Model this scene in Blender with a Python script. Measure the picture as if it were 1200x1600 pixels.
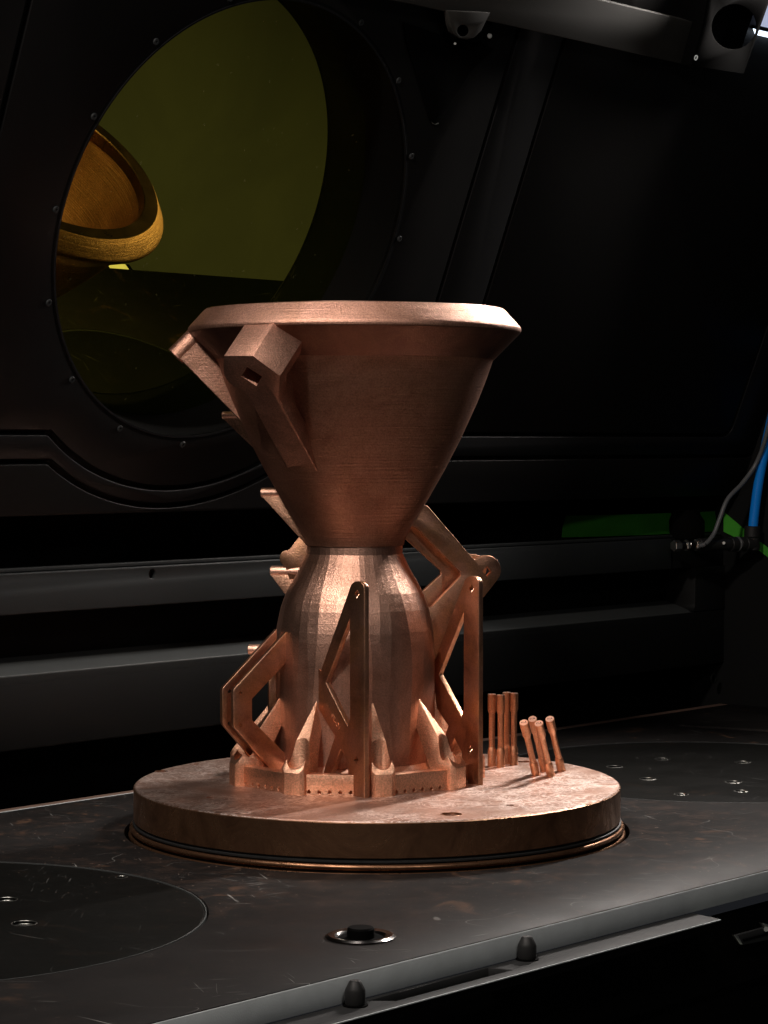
import bpy, bmesh, math, random
from mathutils import Vector, Matrix
random.seed(7)
S = 0.001                                   # everything below is written in millimetres
PI = math.pi
scene = bpy.context.scene
for o in list(bpy.data.objects): bpy.data.objects.remove(o)

# ------------------------------------------------------------------ camera
F_PX, YH, DIST, CAM_H, CAM_X = 3600.0, 692.0, 1421.0, 210.0, 4.3
PITCH = math.atan((800 - YH) / F_PX)
cam_d = bpy.data.cameras.new('camera'); cam = bpy.data.objects.new('camera', cam_d)
scene.collection.objects.link(cam); scene.camera = cam
cam_d.sensor_fit = 'HORIZONTAL'; cam_d.sensor_width = 36; cam_d.lens = 36 * F_PX / 1200
cam.location = (CAM_X * S, -DIST * S, CAM_H * S); cam.rotation_euler = (PI / 2 - PITCH, 0, 0)
cam_d.clip_start = 0.05; cam_d.clip_end = 50
scene.render.resolution_x = 768; scene.render.resolution_y = 1024

# ------------------------------------------------------------------ world (a dim indoor surround) and exposure
w = bpy.data.worlds.new('World'); scene.world = w; w.use_nodes = True
bg = w.node_tree.nodes['Background']; bg.inputs[0].default_value = (0.80, 0.85, 1.0, 1); bg.inputs[1].default_value = 0.012
scene.view_settings.view_transform = 'Standard'; scene.view_settings.look = 'None'
scene.view_settings.exposure = 0; scene.view_settings.gamma = 1

# ------------------------------------------------------------------ lights
def area(name, loc, target, sx, sy, power, col, spread=180):
    d = bpy.data.lights.new(name, 'AREA'); d.shape = 'RECTANGLE'; d.size = sx * S; d.size_y = sy * S
    d.energy = power; d.color = col; d.spread = math.radians(spread)
    o = bpy.data.objects.new(name, d); scene.collection.objects.link(o)
    o.location = Vector(loc) * S
    zz = (Vector(loc) - Vector(target)).normalized(); xx = Vector((.674, .739, 0)); xx = (xx - zz * xx.dot(zz)).normalized(); yy = zz.cross(xx)
    o.rotation_euler = Matrix((xx, yy, zz)).transposed().to_euler()
    return o
LIGHTS = [
 # LED strip of the chamber, top right behind; throws the rods' shadows to the front left
 ('chamber_led_light', (363, 403, 545), (60, 20, 40), 300, 16, 1.6, (1.0, 0.92, 0.86), 75),
 # workshop light in front, high and to the left
 ('workshop_front_light', (-400, -500, 1080), (-30, 0, 170), 120, 120, .6, (1.0, 0.92, 0.86), 60),
 # lower workshop light behind the photographer's left shoulder
 ('workshop_left_light', (-420, -1000, 1000), (0, 0, 60), 80, 80, 8.3, (1.0, 0.89, 0.80)),
 # ceiling light straight over the open chamber
 ('chamber_ceiling_light', (-110, -60, 820), (-20, 0, 200), 220, 100, .7, (1.0, 0.90, 0.84)),
 # workshop light to the right of the door
 ('workshop_right_light', (260, -920, 720), (0, 0, 60), 120, 120, 1.25, (1.0, 0.92, 0.86)),
 # light over the workshop floor, seen only in the window's reflection
 ('workshop_floor_light', (2700, 100, 1300), (2700, 400, -1000), 1200, 1200, 3.0, (0.95, 1.0, 0.95), 110),
]
for L in LIGHTS: area(*L)

# ------------------------------------------------------------------ frames of reference
CAMV = Vector((CAM_X, -DIST, CAM_H))
def on_plane(px, py, p0, nrm):
    """point of a known plane that the photograph shows at px, py (full-size pixels)"""
    c, s = math.cos(PITCH), math.sin(PITCH); x = (px - 600) / F_PX; up = (800 - py) / F_PX
    d = Vector((x, c + up * s, -s + up * c)); t = (Vector(p0) - CAMV).dot(nrm) / d.dot(nrm)
    return CAMV + d * t
U = Vector((.674, .739, 0)); N = Vector((.739, -.674, 0)); Z = Vector((0, 0, 1))     # along the machine / towards its front
TAU = math.radians(22)                                                            # the raised door leans forward
DV = math.cos(TAU) * Z + math.sin(TAU) * N; DN = math.cos(TAU) * N - math.sin(TAU) * Z
DP0 = Vector((4.3, 338.7, 162.1))
def un(u, n, z): return U * u + N * n + Z * z
DP0 = on_plane(600, 790, DP0 + DN * 13, DN)
def door(u, v, d=0.0): return DP0 + U * u + DV * v + DN * d
AX = Vector((-14, 20, 0))                                                         # nozzle axis on the plate
def rad(a, r, z): a = math.radians(a); return AX + Vector((math.sin(a) * r, -math.cos(a) * r, z))
def rdir(a): a = math.radians(a); return Vector((math.sin(a), -math.cos(a), 0))
def tdir(a): a = math.radians(a); return Vector((math.cos(a), math.sin(a), 0))

# ------------------------------------------------------------------ materials
def mat(name):
    m = bpy.data.materials.new(name); m.use_nodes = True; nt = m.node_tree
    b = nt.nodes['Principled BSDF']; return m, nt, b
def nd(nt, t, **k):
    n = nt.nodes.new(t)
    for a, v in k.items(): setattr(n, a, v)
    return n
def lk(nt, a, b): nt.links.new(a, b)
def coords(nt, sc=(1, 1, 1), rot=(0, 0, 0)):
    tc = nd(nt, 'ShaderNodeTexCoord'); mp = nd(nt, 'ShaderNodeMapping')
    geo = nd(nt, 'ShaderNodeNewGeometry')
    lk(nt, geo.outputs['Position'], mp.inputs[0])
    mp.inputs['Scale'].default_value = sc; mp.inputs['Rotation'].default_value = rot
    nt.nodes.remove(tc); return mp.outputs[0]
def noise(nt, vec, scale, detail=4, rough=.55, dist=0):
    n = nd(nt, 'ShaderNodeTexNoise'); n.inputs['Scale'].default_value = scale; n.inputs['Detail'].default_value = detail
    n.inputs['Roughness'].default_value = rough; n.inputs['Distortion'].default_value = dist
    lk(nt, vec, n.inputs['Vector']); return n.outputs[0]
def ramp(nt, fac, a, b, ca=(0, 0, 0, 1), cb=(1, 1, 1, 1)):
    r = nd(nt, 'ShaderNodeValToRGB'); r.color_ramp.elements[0].position = a; r.color_ramp.elements[1].position = b
    r.color_ramp.elements[0].color = ca; r.color_ramp.elements[1].color = cb
    lk(nt, fac, r.inputs[0]); return r.outputs[0]
def mix(nt, fac, a, b, mode='MIX'):
    m = nd(nt, 'ShaderNodeMix', data_type='RGBA', blend_type=mode)
    if isinstance(fac, (int, float)): m.inputs[0].default_value = fac
    else: lk(nt, fac, m.inputs[0])
    for i, x in ((6, a), (7, b)):
        if isinstance(x, (tuple, list)): m.inputs[i].default_value = (*x[:3], 1)
        else: lk(nt, x, m.inputs[i])
    return m.outputs[2]
def math_(nt, op, a, b=None):
    m = nd(nt, 'ShaderNodeMath', operation=op)
    for i, x in enumerate((a, b)):
        if x is None: continue
        if isinstance(x, (int, float)): m.inputs[i].default_value = x
        else: lk(nt, x, m.inputs[i])
    return m.outputs[0]
def bump(nt, b, h, strength, dist=0.001):
    n = nd(nt, 'ShaderNodeBump'); n.inputs['Strength'].default_value = strength; n.inputs['Distance'].default_value = dist
    lk(nt, h, n.inputs['Height']); lk(nt, n.outputs[0], b.inputs['Normal'])
def line_mask(nt, vec, scale, width, dist, detail=2):
    """thin wandering lines: where a noise field crosses one half"""
    f = noise(nt, vec, scale, detail, .5, dist)
    d = math_(nt, 'ABSOLUTE', math_(nt, 'SUBTRACT', f, .5))
    return math_(nt, 'SUBTRACT', 1.0, math_(nt, 'MINIMUM', math_(nt, 'DIVIDE', d, width), 1.0))
def scratches(nt, n=4, length=10, scale=90, thr=.72, seed=0):
    out = None
    rnd = random.Random(seed)
    for i in range(n):
        v = coords(nt, (1, length, length), (0, 0, rnd.uniform(0, PI)))
        # rotate first, then stretch: a second mapping
        mp = nd(nt, 'ShaderNodeMapping', vector_type='TEXTURE'); mp.inputs['Rotation'].default_value = (0, 0, rnd.uniform(0, PI))
        geo = nd(nt, 'ShaderNodeNewGeometry'); lk(nt, geo.outputs['Position'], mp.inputs[0])
        mp2 = nd(nt, 'ShaderNodeMapping'); mp2.inputs['Scale'].default_value = (1, length * 3, 1)
        mp2.inputs['Location'].default_value = (i * 3.1, i * 1.7, 0)
        lk(nt, mp.outputs[0], mp2.inputs[0])
        f = noise(nt, mp2.outputs[0], scale * .35, 2, .4, .15)
        r = ramp(nt, f, thr, thr + .03)
        out = r if out is None else mix(nt, 1.0, out, r, 'LIGHTEN')
    return out

def copper(name, base=(.66, .365, .27), dark=(.30, .15, .10), rough=.42, grain=.55, layer=.0, patches=.55, metal=1.0, lines=0.0, tint=.22):
    m, nt, b = mat(name)
    v = coords(nt)
    p = ramp(nt, noise(nt, v, 26, 5, .6, 1.6), .42, .68)
    p2 = ramp(nt, noise(nt, v, 70, 4, .6, .8), .35, .75)
    fine = noise(nt, v, 1000, 3, .7)
    col = mix(nt, math_(nt, 'MULTIPLY', p, patches), base, dark)
    col = mix(nt, math_(nt, 'MULTIPLY', p2, tint), col, (.58, .30, .14) if tint > .3 else (.50, .28, .16))
    col = mix(nt, min(1, grain * 1.5), col, ramp(nt, fine, .34, .66, (.62, .60, .58, 1), (1.25, 1.25, 1.25, 1)), 'MULTIPLY')
    if lines > 0:
        l = mix(nt, 1.0, line_mask(nt, v, 34, .042, 2.6), line_mask(nt, coords(nt, (1, 1, 1), (0, 0, 1.2)), 62, .05, 3.4), 'LIGHTEN')
        l = mix(nt, 1.0, l, line_mask(nt, coords(nt, (1, 1.6, 1), (0, 0, 2.2)), 45, .035, 2.0), 'LIGHTEN')
        keep = ramp(nt, noise(nt, v, 14, 2), .34, .54)
        lm = math_(nt, 'MULTIPLY', math_(nt, 'MULTIPLY', l, keep), lines)
        col = mix(nt, lm, col, (1.0, .84, .76))
        rough = .43
    lk(nt, col, b.inputs['Base Color'])
    b.inputs['Metallic'].default_value = metal
    rr = math_(nt, 'ADD', rough, math_(nt, 'MULTIPLY', math_(nt, 'SUBTRACT', noise(nt, v, 45, 4), .5), .22))
    lk(nt, rr, b.inputs['Roughness'])
    h = noise(nt, v, 1000, 3, .75)
    if layer > 0:
        wv = noise(nt, coords(nt, (.02, .02, 1)), 900, 2, .6)
        h = mix(nt, layer, h, wv)
    bump(nt, b, h, grain, .0010)
    return m

M = {}
M['print'] = copper('printed_copper', layer=.35)
M['bell'] = copper('shaded_bell_copper', base=(.38, .185, .125), dark=(.20, .09, .055), grain=.5, layer=.6, rough=.50)  # darker base colour holds the shade on the bell's down-facing flank
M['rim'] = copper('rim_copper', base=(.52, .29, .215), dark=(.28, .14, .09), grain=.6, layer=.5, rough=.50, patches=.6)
M['rim_top'] = copper('rim_top_copper', base=(.16, .095, .07), dark=(.08, .045, .03), grain=.1, rough=.3)  # the flat top's dark reflection is put into the base colour
M['pin'] = copper('lit_pin_copper', base=(1.0, .60, .46), dark=(.8, .45, .32), grain=.35, patches=.2, rough=.42)  # paler copper, painting in the light that falls on the pins
M['under'] = copper('shaded_underside_copper', base=(.17, .078, .055), dark=(.10, .045, .03), grain=.3, layer=.3, rough=.45)  # shade of the rim's undercut put into a darker copper
M['chamber'] = copper('printed_copper_chamber', base=(.70, .41, .31), grain=.34, layer=.12, patches=.5, rough=.38)
M['bracket'] = copper('bracket_copper', base=(.60, .325, .225), grain=.3, layer=.2, patches=1.0, rough=.38, tint=.8)
M['base'] = copper('base_ring_copper', base=(.84, .475, .32), grain=.5, layer=.3, patches=.2, rough=.40)
M['plate_top'] = copper('build_plate_copper', base=(.50, .295, .225), dark=(.40, .225, .165), grain=.12, patches=.35, rough=.43, lines=1.0)
M['rod'] = copper('rod_copper', base=(.62, .32, .19), grain=.35, patches=.25, rough=.36)
M['rod_end'] = copper('rod_end_copper', base=(1.0, .80, .68), dark=(.9, .6, .5), grain=.1, patches=.2, rough=.3)
def turned():
    m, nt, b = mat('turned_copper_edge')
    v = coords(nt)
    p = ramp(nt, noise(nt, v, 22, 5, .65, 2.5), .40, .66)
    lk(nt, mix(nt, p, (.40, .21, .115), (.17, .085, .047)), b.inputs['Base Color'])
    b.inputs['Metallic'].default_value = .92
    lk(nt, math_(nt, 'ADD', .24, math_(nt, 'MULTIPLY', p, .18)), b.inputs['Roughness'])
    bump(nt, b, noise(nt, coords(nt, (.03, .03, 1)), 2500, 2), .15, .0004)
    return m
M['turned'] = turned()
def plain(name, col, rough=.5, metal=0.0, var=.3, scale=40, bstr=.1, bscale=900, spec=.5):
    m, nt, b = mat(name); v = coords(nt)
    f = noise(nt, v, scale, 5, .6, .6)
    lk(nt, mix(nt, f, tuple(c * (1 - var) for c in col), tuple(c * (1 + var) for c in col)), b.inputs['Base Color'])
    b.inputs['Metallic'].default_value = metal
    lk(nt, math_(nt, 'ADD', rough - .06, math_(nt, 'MULTIPLY', noise(nt, v, scale * 1.7, 4), .12)), b.inputs['Roughness'])
    b.inputs['Specular IOR Level'].default_value = spec
    bump(nt, b, noise(nt, v, bscale, 2), bstr, .0003)
    return m
M['door'] = plain('black_anodised_door', (.0045, .0042, .0042), .50, .0, .25, 12, .12, 700, .16)
M['door_strip'] = plain('black_anodised_strip', (.0065, .0066, .0072), .50, .0, .2, 12, .12, 700, .18)
M['door_body'] = plain('black_door_body', (.002, .002, .002), .6, 0, .2, 20, .1, 700, .1)
M['bar'] = plain('grey_olive_paint', (.030, .029, .026), .8, .0, .12, 14, .1, 700, .3)
M['black'] = plain('matt_black', (.002, .002, .002), .7, 0, .2, 30, .1, 800, .03)
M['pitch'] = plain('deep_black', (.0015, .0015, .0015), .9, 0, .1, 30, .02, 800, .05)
M['rubber'] = plain('black_rubber', (.012, .012, .012), .55, 0, .2, 60, .2, 1200, .4)
M['beam'] = plain('dark_grey_beam', (.026, .029, .030), .5, 0, .14, 18, .15, 900, .25)
M['ledge'] = plain('grey_ledge', (.060, .065, .065), .5, .0, .15, 20, .15, 900, .4)
M['wall'] = plain('dark_wall_panel', (.007, .0073, .0073), .5, 0, .2, 16, .15, 900, .2)
M['steel'] = plain('dark_steel_edge', (.46, .50, .51), .6, .0, .18, 60, .2, 1500)
M['shelf'] = plain('dark_shelf_steel', (.024, .0245, .025), .6, .0, .3, 50, .15, 1500, .15)
M['chrome'] = plain('worn_chrome', (.75, .75, .70), .34, 1, .2, 80, .08, 900)
M['black_chrome'] = plain('black_chrome', (.16, .155, .15), .2, 1, .2, 80, .05, 900)
M['blue'] = plain('blue_hose', (.004, .27, .95), .38, 0, .06, 30, .05, 900)
M['cable'] = plain('grey_cable', (.11, .115, .12), .4, 0, .1, 60, .1, 900)
M['green'] = plain('green_tape', (.05, .32, .02), .6, 0, .35, 25, .2, 700)
M['trim'] = plain('dusty_copper_trim', (.30, .19, .15), .5, .5, .35, 60, .2, 900)
M['floor'] = plain('workshop_floor', (.42, .43, .38), .7, 0, .05, 2, .05, 50)
def deck(name, base, rough, scr, stain):
    m, nt, b = mat(name); v = coords(nt)
    f = noise(nt, v, 9, 6, .62, .8)
    col = mix(nt, f, tuple(c * .6 for c in base), tuple(c * 1.5 for c in base))
    st = ramp(nt, noise(nt, coords(nt, (1, 1, 1), (0, 0, .8)), 26, 5, .65, 1.2), .60, .74)
    big = ramp(nt, noise(nt, v, 5, 2), .40, .60)
    col = mix(nt, math_(nt, 'MULTIPLY', math_(nt, 'MULTIPLY', st, big), stain), col, (.20, .105, .06))
    geo = nd(nt, 'ShaderNodeNewGeometry'); ln = nd(nt, 'ShaderNodeVectorMath', operation='LENGTH'); lk(nt, geo.outputs['Position'], ln.inputs[0])
    near = ramp(nt, ln.outputs['Value'], .15, .33, (1, 1, 1, 1), (.12, .12, .12, 1))
    dust = ramp(nt, noise(nt, v, 55, 6, .75, .4), .50, .72)
    col = mix(nt, math_(nt, 'MULTIPLY', math_(nt, 'MULTIPLY', dust, near), .22 * stain), col, (.24, .14, .10))
    speck = ramp(nt, noise(nt, v, 420, 1, .5), .74, .78)
    col = mix(nt, math_(nt, 'MULTIPLY', math_(nt, 'MULTIPLY', speck, near), .5), col, (.50, .36, .28))
    s = scratches(nt, 4, 10, 70, .725, seed=len(name))
    s = math_(nt, 'MULTIPLY', s, ramp(nt, noise(nt, v, 16, 2), .54, .68))
    s2 = line_mask(nt, v, 9, .0016, .6)
    gate = ramp(nt, noise(nt, v, 30, 2), .52, .60)
    s2 = math_(nt, 'MULTIPLY', math_(nt, 'MULTIPLY', s2, gate), .35)
    sm = mix(nt, 1.0, s, s2, 'LIGHTEN')
    col = mix(nt, math_(nt, 'MULTIPLY', sm, scr), col, (.42, .42, .40))
    lk(nt, col, b.inputs['Base Color'])
    b.inputs['Metallic'].default_value = .0; b.inputs['Specular IOR Level'].default_value = .06
    rr = math_(nt, 'ADD', rough, math_(nt, 'MULTIPLY', math_(nt, 'SUBTRACT', noise(nt, v, 22, 5, .7), .5), .35))
    lk(nt, rr, b.inputs['Roughness'])
    bump(nt, b, noise(nt, v, 1200, 2), .12, .0003)
    return m
M['deck'] = deck('scratched_black_steel_deck', (.0150, .0138, .0135), .50, .75, .8)
M['cover'] = deck('scratched_black_cover', (.0075, .0075, .007), .38, .22, .1)
def emission(name, col, st):
    m, nt, b = mat(name); b.inputs['Base Color'].default_value = (*col, 1)
    b.inputs['Emission Color'].default_value = (*col, 1); b.inputs['Emission Strength'].default_value = st; return m
M['led'] = emission('led_strip_white', (.75, .85, 1.0), 2.2)
M['led_dim'] = emission('led_panel_dim', (.50, .55, .75), .75)
M['lamp'] = emission('display_light', (1.0, .95, .7), 1.6)
def glass():
    m, nt, b = mat('laser_safety_glass')
    out = nt.nodes['Material Output']
    g = nd(nt, 'ShaderNodeBsdfGlossy'); g.inputs['Color'].default_value = (.33, .285, .05, 1); g.inputs['Roughness'].default_value = .006
    v = coords(nt); sm = noise(nt, v, 11, 5, .6, 1.0)
    lk(nt, mix(nt, ramp(nt, sm, .35, .70), (.35, .30, .052), (.29, .25, .046)), g.inputs['Color'])
    lk(nt, ramp(nt, noise(nt, v, 30, 4, .7), .5, .85, (.004, .004, .004, 1), (.035, .035, .035, 1)), g.inputs['Roughness'])
    d = nd(nt, 'ShaderNodeBsdfDiffuse')
    sp = ramp(nt, noise(nt, v, 260, 1, .5), .76, .79)
    lk(nt, mix(nt, sp, (.003, .006, .001), (.10, .10, .05)), d.inputs['Color'])
    a = nd(nt, 'ShaderNodeAddShader'); lk(nt, g.outputs[0], a.inputs[0]); lk(nt, d.outputs[0], a.inputs[1])
    lk(nt, a.outputs[0], out.inputs[0]); return m
M['glass'] = glass()

# ------------------------------------------------------------------ mesh helpers
COL = scene.collection
def link(o, parent=None):
    COL.objects.link(o)
    if parent is not None:
        o.parent = parent; o.matrix_parent_inverse = parent.matrix_world.inverted()
    return o
def finish(bm, name, material, parent=None, smooth=False, bevel=0.0, cut=None, angle=35, segs=2):
    bmesh.ops.recalc_face_normals(bm, faces=bm.faces)
    me = bpy.data.meshes.new(name); bm.to_mesh(me); bm.free()
    o = bpy.data.objects.new(name, me)
    me.materials.append(material)
    if cut:
        for c in cut: bool_cut(o, c)
    if bevel: do_bevel(o, bevel, segs)
    if smooth:
        for p in o.data.polygons: p.use_smooth = True
        o.data.set_sharp_from_angle(angle=math.radians(angle))
    link(o, parent); return o
def apply_mod(o):
    COL.objects.link(o)
    dg = bpy.context.evaluated_depsgraph_get(); dg.update()
    me = bpy.data.meshes.new_from_object(o.evaluated_get(dg)); me.name = o.data.name
    COL.objects.unlink(o); o.modifiers.clear(); old = o.data; o.data = me
    bpy.data.meshes.remove(old)
def bool_cut(o, cbm):
    bmesh.ops.recalc_face_normals(cbm, faces=cbm.faces)
    me = bpy.data.meshes.new('cutter'); cbm.to_mesh(me); cbm.free()
    c = bpy.data.objects.new('cutter', me); COL.objects.link(c)
    m = o.modifiers.new('b', 'BOOLEAN'); m.operation = 'DIFFERENCE'; m.solver = 'EXACT'; m.object = c
    apply_mod(o); bpy.data.objects.remove(c); bpy.data.meshes.remove(me)
def do_bevel(o, wd, segs=2):
    m = o.modifiers.new('v', 'BEVEL'); m.width = wd * S; m.segments = segs; m.limit_method = 'ANGLE'; m.angle_limit = math.radians(32)
    apply_mod(o)
    for p in o.data.polygons: p.use_smooth = True
    o.data.set_sharp_from_angle(angle=math.radians(50))
def V(bm, p): return bm.verts.new(Vector(p) * S)
def prism(bm, pts, ext, pts2=None):
    a = [V(bm, p) for p in pts]
    b = [V(bm, Vector(p) + Vector(ext)) for p in (pts2 or pts)]
    n = len(a)
    bm.faces.new(a); bm.faces.new(b[::-1])
    for i in range(n):
        j = (i + 1) % n; bm.faces.new((a[i], b[i], b[j], a[j]))
    return bm
def new(): return bmesh.new()
def box(bm, o, a, b, c):
    """box from corner o with edge vectors a b c"""
    o, a, b, c = map(Vector, (o, a, b, c))
    return prism(bm, [o, o + a, o + a + b, o + b], c)
def basis(ax):
    ax = Vector(ax).normalized(); t = Vector((1, 0, 0)) if abs(ax.x) < .8 else Vector((0, 1, 0))
    x = ax.cross(t).normalized(); return x, ax.cross(x).normalized(), ax
def lathe(bm, prof, segs=64, c=(0, 0, 0), ax=(0, 0, 1), closed=False, jitter=0):
    """prof: (r, h) along the axis; r = 0 ends are capped"""
    x, y, a = basis(ax); c = Vector(c); rings = []
    for r, h in prof:
        if r <= 1e-6: rings.append([V(bm, c + a * h)]); continue
        rings.append([V(bm, c + a * h + (x * math.cos(t) + y * math.sin(t)) * (r + (random.uniform(-jitter, jitter) if jitter else 0)))
                      for t in (2 * PI * k / segs for k in range(segs))])
    pairs = list(zip(rings, rings[1:]))
    if closed: pairs.append((rings[-1], rings[0]))
    for p, q in pairs:
        for k in range(segs):
            j = (k + 1) % segs
            if len(p) == 1: bm.faces.new((p[0], q[k], q[j]))
            elif len(q) == 1: bm.faces.new((p[k], p[j], q[0]))
            else: bm.faces.new((p[k], p[j], q[j], q[k]))
    return bm
def cyl(bm, p, q, r, segs=32, r2=None, ch=0):
    p, q = Vector(p), Vector(q); L = (q - p).length
    r2 = r if r2 is None else r2
    pr = [(0, 0), (r - ch, 0), (r, ch), (r2, L - ch), (r2 - ch, L), (0, L)] if ch else [(0, 0), (r, 0), (r2, L), (0, L)]
    return lathe(bm, pr, segs, p, q - p)
def tube(bm, pts, r, segs=12):
    pts = [Vector(p) for p in pts]; rings = []
    for i, p in enumerate(pts):
        d = (pts[min(i + 1, len(pts) - 1)] - pts[max(i - 1, 0)]).normalized()
        x, y, _ = basis(d)
        rings.append([V(bm, p + (x * math.cos(2 * PI * k / segs) + y * math.sin(2 * PI * k / segs)) * r) for k in range(segs)])
    for a, b in zip(rings, rings[1:]):
        for k in range(segs): bm.faces.new((a[k], a[(k + 1) % segs], b[(k + 1) % segs], b[k]))
    bm.faces.new(rings[0][::-1]); bm.faces.new(rings[-1]); return bm
def spline(pts, n=10):
    pts = [Vector(p) for p in pts]; P = [pts[0]] + pts + [pts[-1]]; out = []
    for i in range(1, len(P) - 2):
        for k in range(n):
            t = k / n; a, b, c, d = P[i - 1:i + 3]
            out.append(.5 * ((2 * b) + (c - a) * t + (2 * a - 5 * b + 4 * c - d) * t * t + (3 * b - a - 3 * c + d) * t ** 3))
    return out + [pts[-1]]
def text_bm(s, size, depth, origin, xd, yd):
    cu = bpy.data.curves.new('t', 'FONT'); cu.body = s; cu.size = size; cu.extrude = depth; cu.align_x = 'CENTER'; cu.align_y = 'CENTER'
    o = bpy.data.objects.new('t', cu); COL.objects.link(o)
    dg = bpy.context.evaluated_depsgraph_get(); me = bpy.data.meshes.new_from_object(o.evaluated_get(dg))
    bpy.data.objects.remove(o)
    xd, yd = Vector(xd).normalized(), Vector(yd).normalized(); zd = xd.cross(yd); origin = Vector(origin)
    bm = bmesh.new(); bm.from_mesh(me)
    for v in bm.verts: v.co = (origin + xd * v.co.x + yd * v.co.y + zd * v.co.z) * S
    return bm
def thing(name, label, cat, loc=(0, 0, 0), group=None):
    o = bpy.data.objects.new(name, None); COL.objects.link(o); o.location = Vector(loc) * S
    o.empty_display_size = .01; o['label'] = label; o['category'] = cat
    if group: o['group'] = group
    bpy.context.view_layer.update(); return o
def tag(o, label, cat, group=None):
    o['label'] = label; o['category'] = cat
    if group: o['group'] = group
    return o
def structure(o): o['kind'] = 'structure'; return o

# ================================================================== THE SETTING
# workshop floor in front of the machine (the window mirrors it)
bm = new(); prism(bm, [un(-3500, 330, -1000), un(4000, 330, -1000), un(4000, 4500, -1000), un(-3500, 4500, -1000)], (0, 0, -40))
structure(finish(bm, 'workshop_floor', M['floor']))

# the wall at the back of the chamber: panel, ledge, opening, beam
WU0, WU1 = -620, 715
bw = thing('chamber_back_wall', '', '', un(0, -225, 0)); del bw['label']; del bw['category']; bw['kind'] = 'structure'
bm = new(); box(bm, un(WU0, -226, 9.5), U * (WU1 - WU0), N * -12, Z * 49); finish(bm, 'lower_panel', M['wall'], bw, bevel=.8)
# ledge: a slope that climbs backwards from the panel's top edge, with a thin proud lip
LE = 668
bm = new(); prism(bm, [un(WU0, -226, 58.6), un(WU0, -258, 67), un(WU0, -258, 52), un(WU0, -226, 52)], U * (LE - WU0)); finish(bm, 'ledge', M['ledge'], bw, bevel=.4)
bm = new(); box(bm, un(WU0, -258, 40), U * (WU1 - WU0), N * -6, Z * 64); finish(bm, 'opening_back', M['door_body'], bw)
# right closure of the opening with a rounded corner
r = 7; pts = [un(LE, -225.2, 98), un(WU1, -225.2, 98), un(WU1, -225.2, 58.7), un(LE - r, -225.2, 58.7)] + \
    [un(LE - r + r * math.sin(t), -225.2, 58.7 + r - r * math.cos(t)) for t in (0.3, .6, .9, 1.2, PI / 2)]
bm = new(); prism(bm, pts, N * -33); finish(bm, 'opening_end', M['wall'], bw, bevel=.5)
cut = new(); cyl(cut, on_plane(239, 897, un(0, -225, 0), N) + N * 10, on_plane(239, 897, un(0, -225, 0), N) - N * 6, 3.2, 24)
bm = new(); box(bm, un(WU0, -225.5, 98.2), U * (632 - WU0), N * -14, Z * 27); finish(bm, 'beam', M['beam'], bw, bevel=.7, cut=[cut])
bm = new(); box(bm, un(632.5, -227, 98.2), U * (WU1 - 632.5), N * -12, Z * 27); finish(bm, 'beam_end', M['wall'], bw, bevel=.5)
bm = new(); box(bm, un(WU0, -229, 125.6), U * (WU1 - WU0), N * -8, Z * 2.6); finish(bm, 'beam_cap', M['beam'], bw, bevel=.5)
bm = new(); box(bm, un(WU0, -256, 100), U * (WU1 - WU0), N * -8, Z * 140); finish(bm, 'upper_back', M['pitch'], bw)
bm = new(); box(bm, un(WU0, -262, -120), U * (WU1 - WU0), N * -5, Z * 175); finish(bm, 'gap_back', M['pitch'], bw)
# side wall on the right
sw = thing('chamber_side_wall', '', '', un(715, -100, 0)); del sw['label']; del sw['category']; sw['kind'] = 'structure'
cut = new(); c0 = on_plane(1113, 1060, un(0, -226, 0), N); 
bm = new(); box(bm, un(715.5, -268, -60), U * 10, N * 330, Z * 560); finish(bm, 'side_panel', M['wall'], sw)
bm = new(); lathe(bm, [(3.5, 0), (4.6, 0), (4.6, 1.2), (3.5, 1.2)], 24, c0 + N * 1, N, closed=True); finish(bm, 'port_ring', M['wall'], bw, smooth=True)
bm = new(); cyl(bm, c0 + N * .2, c0 + N * .8, 3.5, 24); finish(bm, 'port', M['pitch'], bw)

# ------------------------------------------------------------------ the machine table
ZT = -28.0
DECKU0, DECKU1 = -620, 714
CL, CR, RC = (-361.5, 4), (350, 7.3), 156.5
tb = thing('machine_table', 'wide scratched black steel deck with round stations under the copper plate', 'machine table', un(-320, 257, ZT))
cuts = []
def deckcyl(u, n, r, z0=-60, z1=5, segs=160):
    c = new(); cyl(c, un(u, n, z0), un(u, n, z1), r, segs); return c
cuts += [deckcyl(0, 0, 155.6, -70), deckcyl(*CL, RC, ZT - 4, 5), deckcyl(*CR, RC, ZT - 4, 5)]
c = new(); prism(c, [un(556, -164, ZT - 5), un(545, -156, ZT - 5), un(570, -60, ZT - 5), un(583, -66, ZT - 5)], Z * 10); cuts.append(c)
bm = new(); box(bm, un(DECKU0, -217, ZT), U * (DECKU1 - DECKU0), N * (257 - -217), Z * -12.6)
finish(bm, 'deck_slab', M['deck'], tb, bevel=.35, cut=cuts)
# front edge face of the deck: bare grey steel strip, proud by a hair
bm = new(); box(bm, un(DECKU0, 257.05, ZT - .5), U * (DECKU1 - DECKU0), N * .6, Z * -12.2); finish(bm, 'front_edge_strip', M['steel'], tb, bevel=.2)
bm = new(); box(bm, un(DECKU0, -217.5, ZT + .2), U * 715, N * -1.0, Z * -5); finish(bm, 'rear_edge_strip', M['steel'], tb, bevel=.2)
bm = new(); box(bm, un(DECKU0, -221, ZT - .6), U * (DECKU1 - DECKU0), N * -9, Z * -4); finish(bm, 'rear_trim', M['trim'], tb, bevel=.4)
# tank under the deck hole
bm = new(); lathe(bm, [(155.8, 0), (158, 0), (158, -40), (155.8, -40)], 128, (0, 0, ZT - .4), closed=True); finish(bm, 'station_sleeve', M['black_chrome'], tb, smooth=True)
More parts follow.
